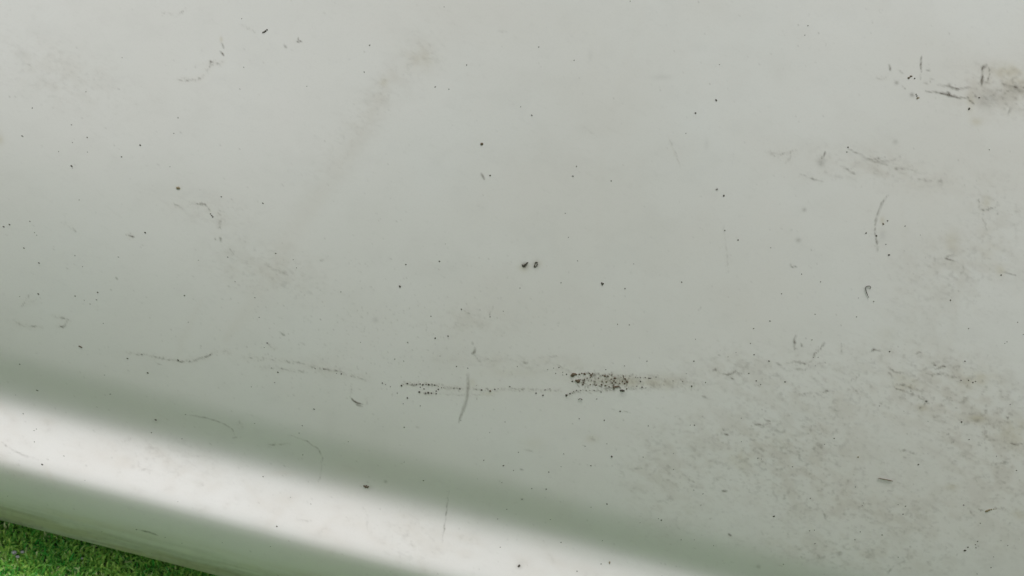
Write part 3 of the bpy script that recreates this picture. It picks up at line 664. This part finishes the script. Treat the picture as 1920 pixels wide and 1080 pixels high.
# a curled hair and a hair arc stuck to the dust
def tube_on_panel(name, pts, w, mat, lift=0.0003):
    P = []
    n = 5
    for i in range(len(pts) - 1):
        p0 = pts[max(i - 1, 0)]; p1 = pts[i]; p2 = pts[i + 1]; p3 = pts[min(i + 2, len(pts) - 1)]
        for k in range(n):
            t = k / n
            P.append(tuple(0.5 * ((2 * p1[j]) + (-p0[j] + p2[j]) * t + (2 * p0[j] - 5 * p1[j] + 4 * p2[j] - p3[j]) * t * t + (-p0[j] + 3 * p1[j] - 3 * p2[j] + p3[j]) * t ** 3) for j in (0, 1)))
    P.append(pts[-1])
    cu = bpy.data.meshes.new(name); bm = bmesh.new(); rings = []
    H3 = [on_panel(*p) for p in P]
    base = H3[0][0]
    for i, (loc, nor, dep) in enumerate(H3):
        a, b = H3[max(i - 1, 0)][0], H3[min(i + 1, len(H3) - 1)][0]
        t = (b - a).normalized(); s = nor.cross(t).normalized()
        r = w / FPX * dep * (0.5 + 0.5 * min(1, 4 * min(i + 1, len(H3) - i) / len(H3)))
        c = loc - base + nor * (lift + r)
        rings.append([bm.verts.new(c + s * math.cos(q) * r + nor * math.sin(q) * r) for q in (0, 1.257, 2.513, 3.77, 5.027)])
    for a, b in zip(rings[:-1], rings[1:]):
        for k in range(5): bm.faces.new((a[k], a[(k + 1) % 5], b[(k + 1) % 5], b[k]))
    bm.faces.new(rings[0]); bm.faces.new(rings[-1][::-1])
    bm.to_mesh(cu); bm.free(); cu.materials.append(mat)
    for p in cu.polygons: p.use_smooth = True
    o = bpy.data.objects.new(name, cu); o.location = base
    return link(o)
tag(tube_on_panel('curled_hair', [(1628.5, 558), (1626, 552), (1623.5, 545), (1622.5, 539), (1625, 536.5), (1629, 536), (1632, 538), (1631, 542)], .65, mud_dark),
    'thin dark hooked hair stuck to the right side of the white panel', 'hair')
tag(tube_on_panel('grass_fibre', [(1646, 896), (1653, 897), (1661, 898.5), (1668, 900), (1674, 901.5)], .8, mud_brown),
    'thin brown straight fibre lying flat at the lower right of the panel', 'fibre')
tag(tube_on_panel('curled_hair', [(1084.5, 749.5), (1086, 747.6), (1088.5, 747), (1091, 748.5), (1091.8, 750)], .6, mud_dark),
    'tiny dark arched hair just below the mud smear', 'hair')

# ------------------------------------------------------------------ ground and turf
def ground_material():
    N = Nodes('turf_backing')
    geo = N.n('ShaderNodeTexCoord').outputs['Object']
    c = N.mix(N.noise(60, 4, .65, geo), (0.040, 0.10, 0.026), (0.12, 0.215, 0.062))
    c = N.mix(N.ramp(N.noise(14, 3, .5, geo), .6, .7), c, (0.06, 0.055, 0.035))
    N.l(c, N.b.inputs['Base Color']); N.b.inputs['Roughness'].default_value = .9
    b = N.n('ShaderNodeBump'); b.inputs['Distance'].default_value = .01
    N.l(N.noise(160, 3, .7, geo), b.inputs['Height']); N.l(b.outputs[0], N.b.inputs['Normal'])
    return N.m
bm = bmesh.new()
S = 60
gv = [-S, -8, -2, -.6, .6, 2, 8, S]
rows = [[bm.verts.new((x, y, GROUND_Z - 0.005)) for x in gv] for y in gv]
for a, b in zip(rows[:-1], rows[1:]):
    for i in range(len(gv) - 1): bm.faces.new((a[i], a[i + 1], b[i + 1], b[i]))
me = bpy.data.meshes.new('ground'); bm.to_mesh(me); bm.free(); me.materials.append(ground_material())
tag(link(bpy.data.objects.new('ground', me)), kind='structure')

def turf_material():
    N = Nodes('artificial_turf_fibre')
    at = N.n('ShaderNodeAttribute'); at.attribute_name = 'tone'
    sep = N.n('ShaderNodeSeparateColor'); N.l(at.outputs['Color'], sep.inputs[0])
    c = N.mix(sep.outputs[0], (0.050, 0.420, 0.055), (0.62, 0.88, 0.20))
    c = N.mix(sep.outputs[1], c, (0.78, 0.84, 0.45))
    N.l(c, N.b.inputs['Base Color'])
    N.b.inputs['Roughness'].default_value = .38
    tr = N.n('ShaderNodeBsdfTranslucent'); N.l(c, tr.inputs['Color'])
    mx = N.n('ShaderNodeMixShader'); mx.inputs[0].default_value = .35
    N.l(N.b.outputs[0], mx.inputs[1]); N.l(tr.outputs[0], mx.inputs[2])
    N.l(mx.outputs[0], N.t.nodes['Material Output'].inputs['Surface'])
    return N.m
# curled ribbon fibres
def turf(n_near, n_far):
    r = np.random.default_rng(5)
    X = np.concatenate([r.uniform(-.52, .36, n_near), r.uniform(-1.5, 1.5, n_far)])
    Y = np.concatenate([r.uniform(LIP_Y - .15, LIP_Y + .05, n_near), r.uniform(-.8, .5, n_far)])
    n = len(X); seg = 5
    hgt = r.uniform(.004, .0075, n); wid = r.uniform(.0010, .0022, n)
    wid[n_near:] *= 2.0
    a0 = r.uniform(0, 2 * np.pi, n); lean = r.uniform(.4, 1.6, n); curl = r.normal(0, 4.5, n); tw = r.normal(0, 2.0, n)
    P = np.zeros((n, seg + 1, 2, 3), np.float32)
    px_, py_, pz_ = X.copy(), Y.copy(), np.full(n, GROUND_Z - .005)
    for s in range(seg + 1):
        t = s / seg
        el = np.pi / 2 - lean * (0.3 + 1.2 * t) - 0.25 * curl * t
        az = a0 + curl * t
        if s:
            st = hgt / seg * 1.25
            px_ = px_ + np.cos(el) * np.cos(az) * st; py_ = py_ + np.cos(el) * np.sin(az) * st; pz_ = pz_ + np.sin(el) * st
        side = az + np.pi / 2 + tw * t
        w = wid * (1 - .75 * t ** 2) / 2
        sx, sy, sz = np.cos(side) * w, np.sin(side) * w, np.sin(tw * t) * w * .6
        for k, sg in ((0, -1), (1, 1)):
            P[:, s, k, 0] = px_ + sg * sx; P[:, s, k, 1] = py_ + sg * sy; P[:, s, k, 2] = pz_ + sg * sz
    base = (np.arange(n) * (seg + 1) * 2)[:, None]
    q = np.concatenate([np.stack([base[:, 0] + 2 * s, base[:, 0] + 2 * s + 1, base[:, 0] + 2 * s + 3, base[:, 0] + 2 * s + 2], -1) for s in range(seg)])
    me = grid_mesh('artificial_turf', P.reshape(-1, 3), q)
    tone = np.ones((n, seg + 1, 2, 4), np.float32)
    patch = 0.5 + 0.5 * np.sin(X * 70 + 2 * np.sin(Y * 60)) * np.sin(Y * 80 + 1.7)
    tone[..., 0] = np.clip(r.random(n) * .75 + .35 * (patch - .3), 0, 1)[:, None, None]
    tone[..., 1] = (r.random(n) < .07)[:, None, None] * r.uniform(.3, 1, n)[:, None, None]
    a = me.color_attributes.new('tone', 'FLOAT_COLOR', 'POINT'); a.data.foreach_set('color', tone.ravel())
    me.materials.append(turf_material())
    return link(bpy.data.objects.new('artificial_turf', me))
tag(turf(76000, 12000), 'short curly bright green artificial turf below the panel edge', 'artificial turf', kind='stuff')

# grey pebbles caught in the turf near the corner
peb = mud_material('grey_pebble', (0.16, 0.17, 0.18), (0.42, 0.42, 0.42), .6)
def on_ground(px, py, z):
    d = M_cam.to_3x3() @ Vector(((px - W / 2) / FPX, -(py - H / 2) / FPX, -1.0))
    k = (z - CAM.z) / d.z
    return CAM + d * k
for i, (x, y, r, lab) in enumerate([(26, 1036, 5.5, 'grey pebble in the turf, largest, near the left edge'), (42, 1035, 4, 'pale grey pebble in the turf beside the largest one'),
                                    (33, 1044, 4, 'dark grey pebble in the turf, lowest of three together'), (154, 1047, 2.6, 'tiny white pebble alone in the turf')]):
    rr = random.Random(i); bm = bmesh.new(); bmesh.ops.create_icosphere(bm, subdivisions=2, radius=1)
    for v in bm.verts: v.co *= .85 + .25 * rr.random(); v.co.z *= .7
    me = bpy.data.meshes.new('pebble'); bm.to_mesh(me); bm.free(); me.materials.append(peb)
    for p in me.polygons: p.use_smooth = True
    o = bpy.data.objects.new('pebble', me); p = on_ground(x, y, GROUND_Z + .001); o.location = p
    s = .75 * r / FPX * (p - CAM).length; o.scale = (s, s * .8, s)
    tag(link(o), lab, 'pebble', 'pebbles in the turf')
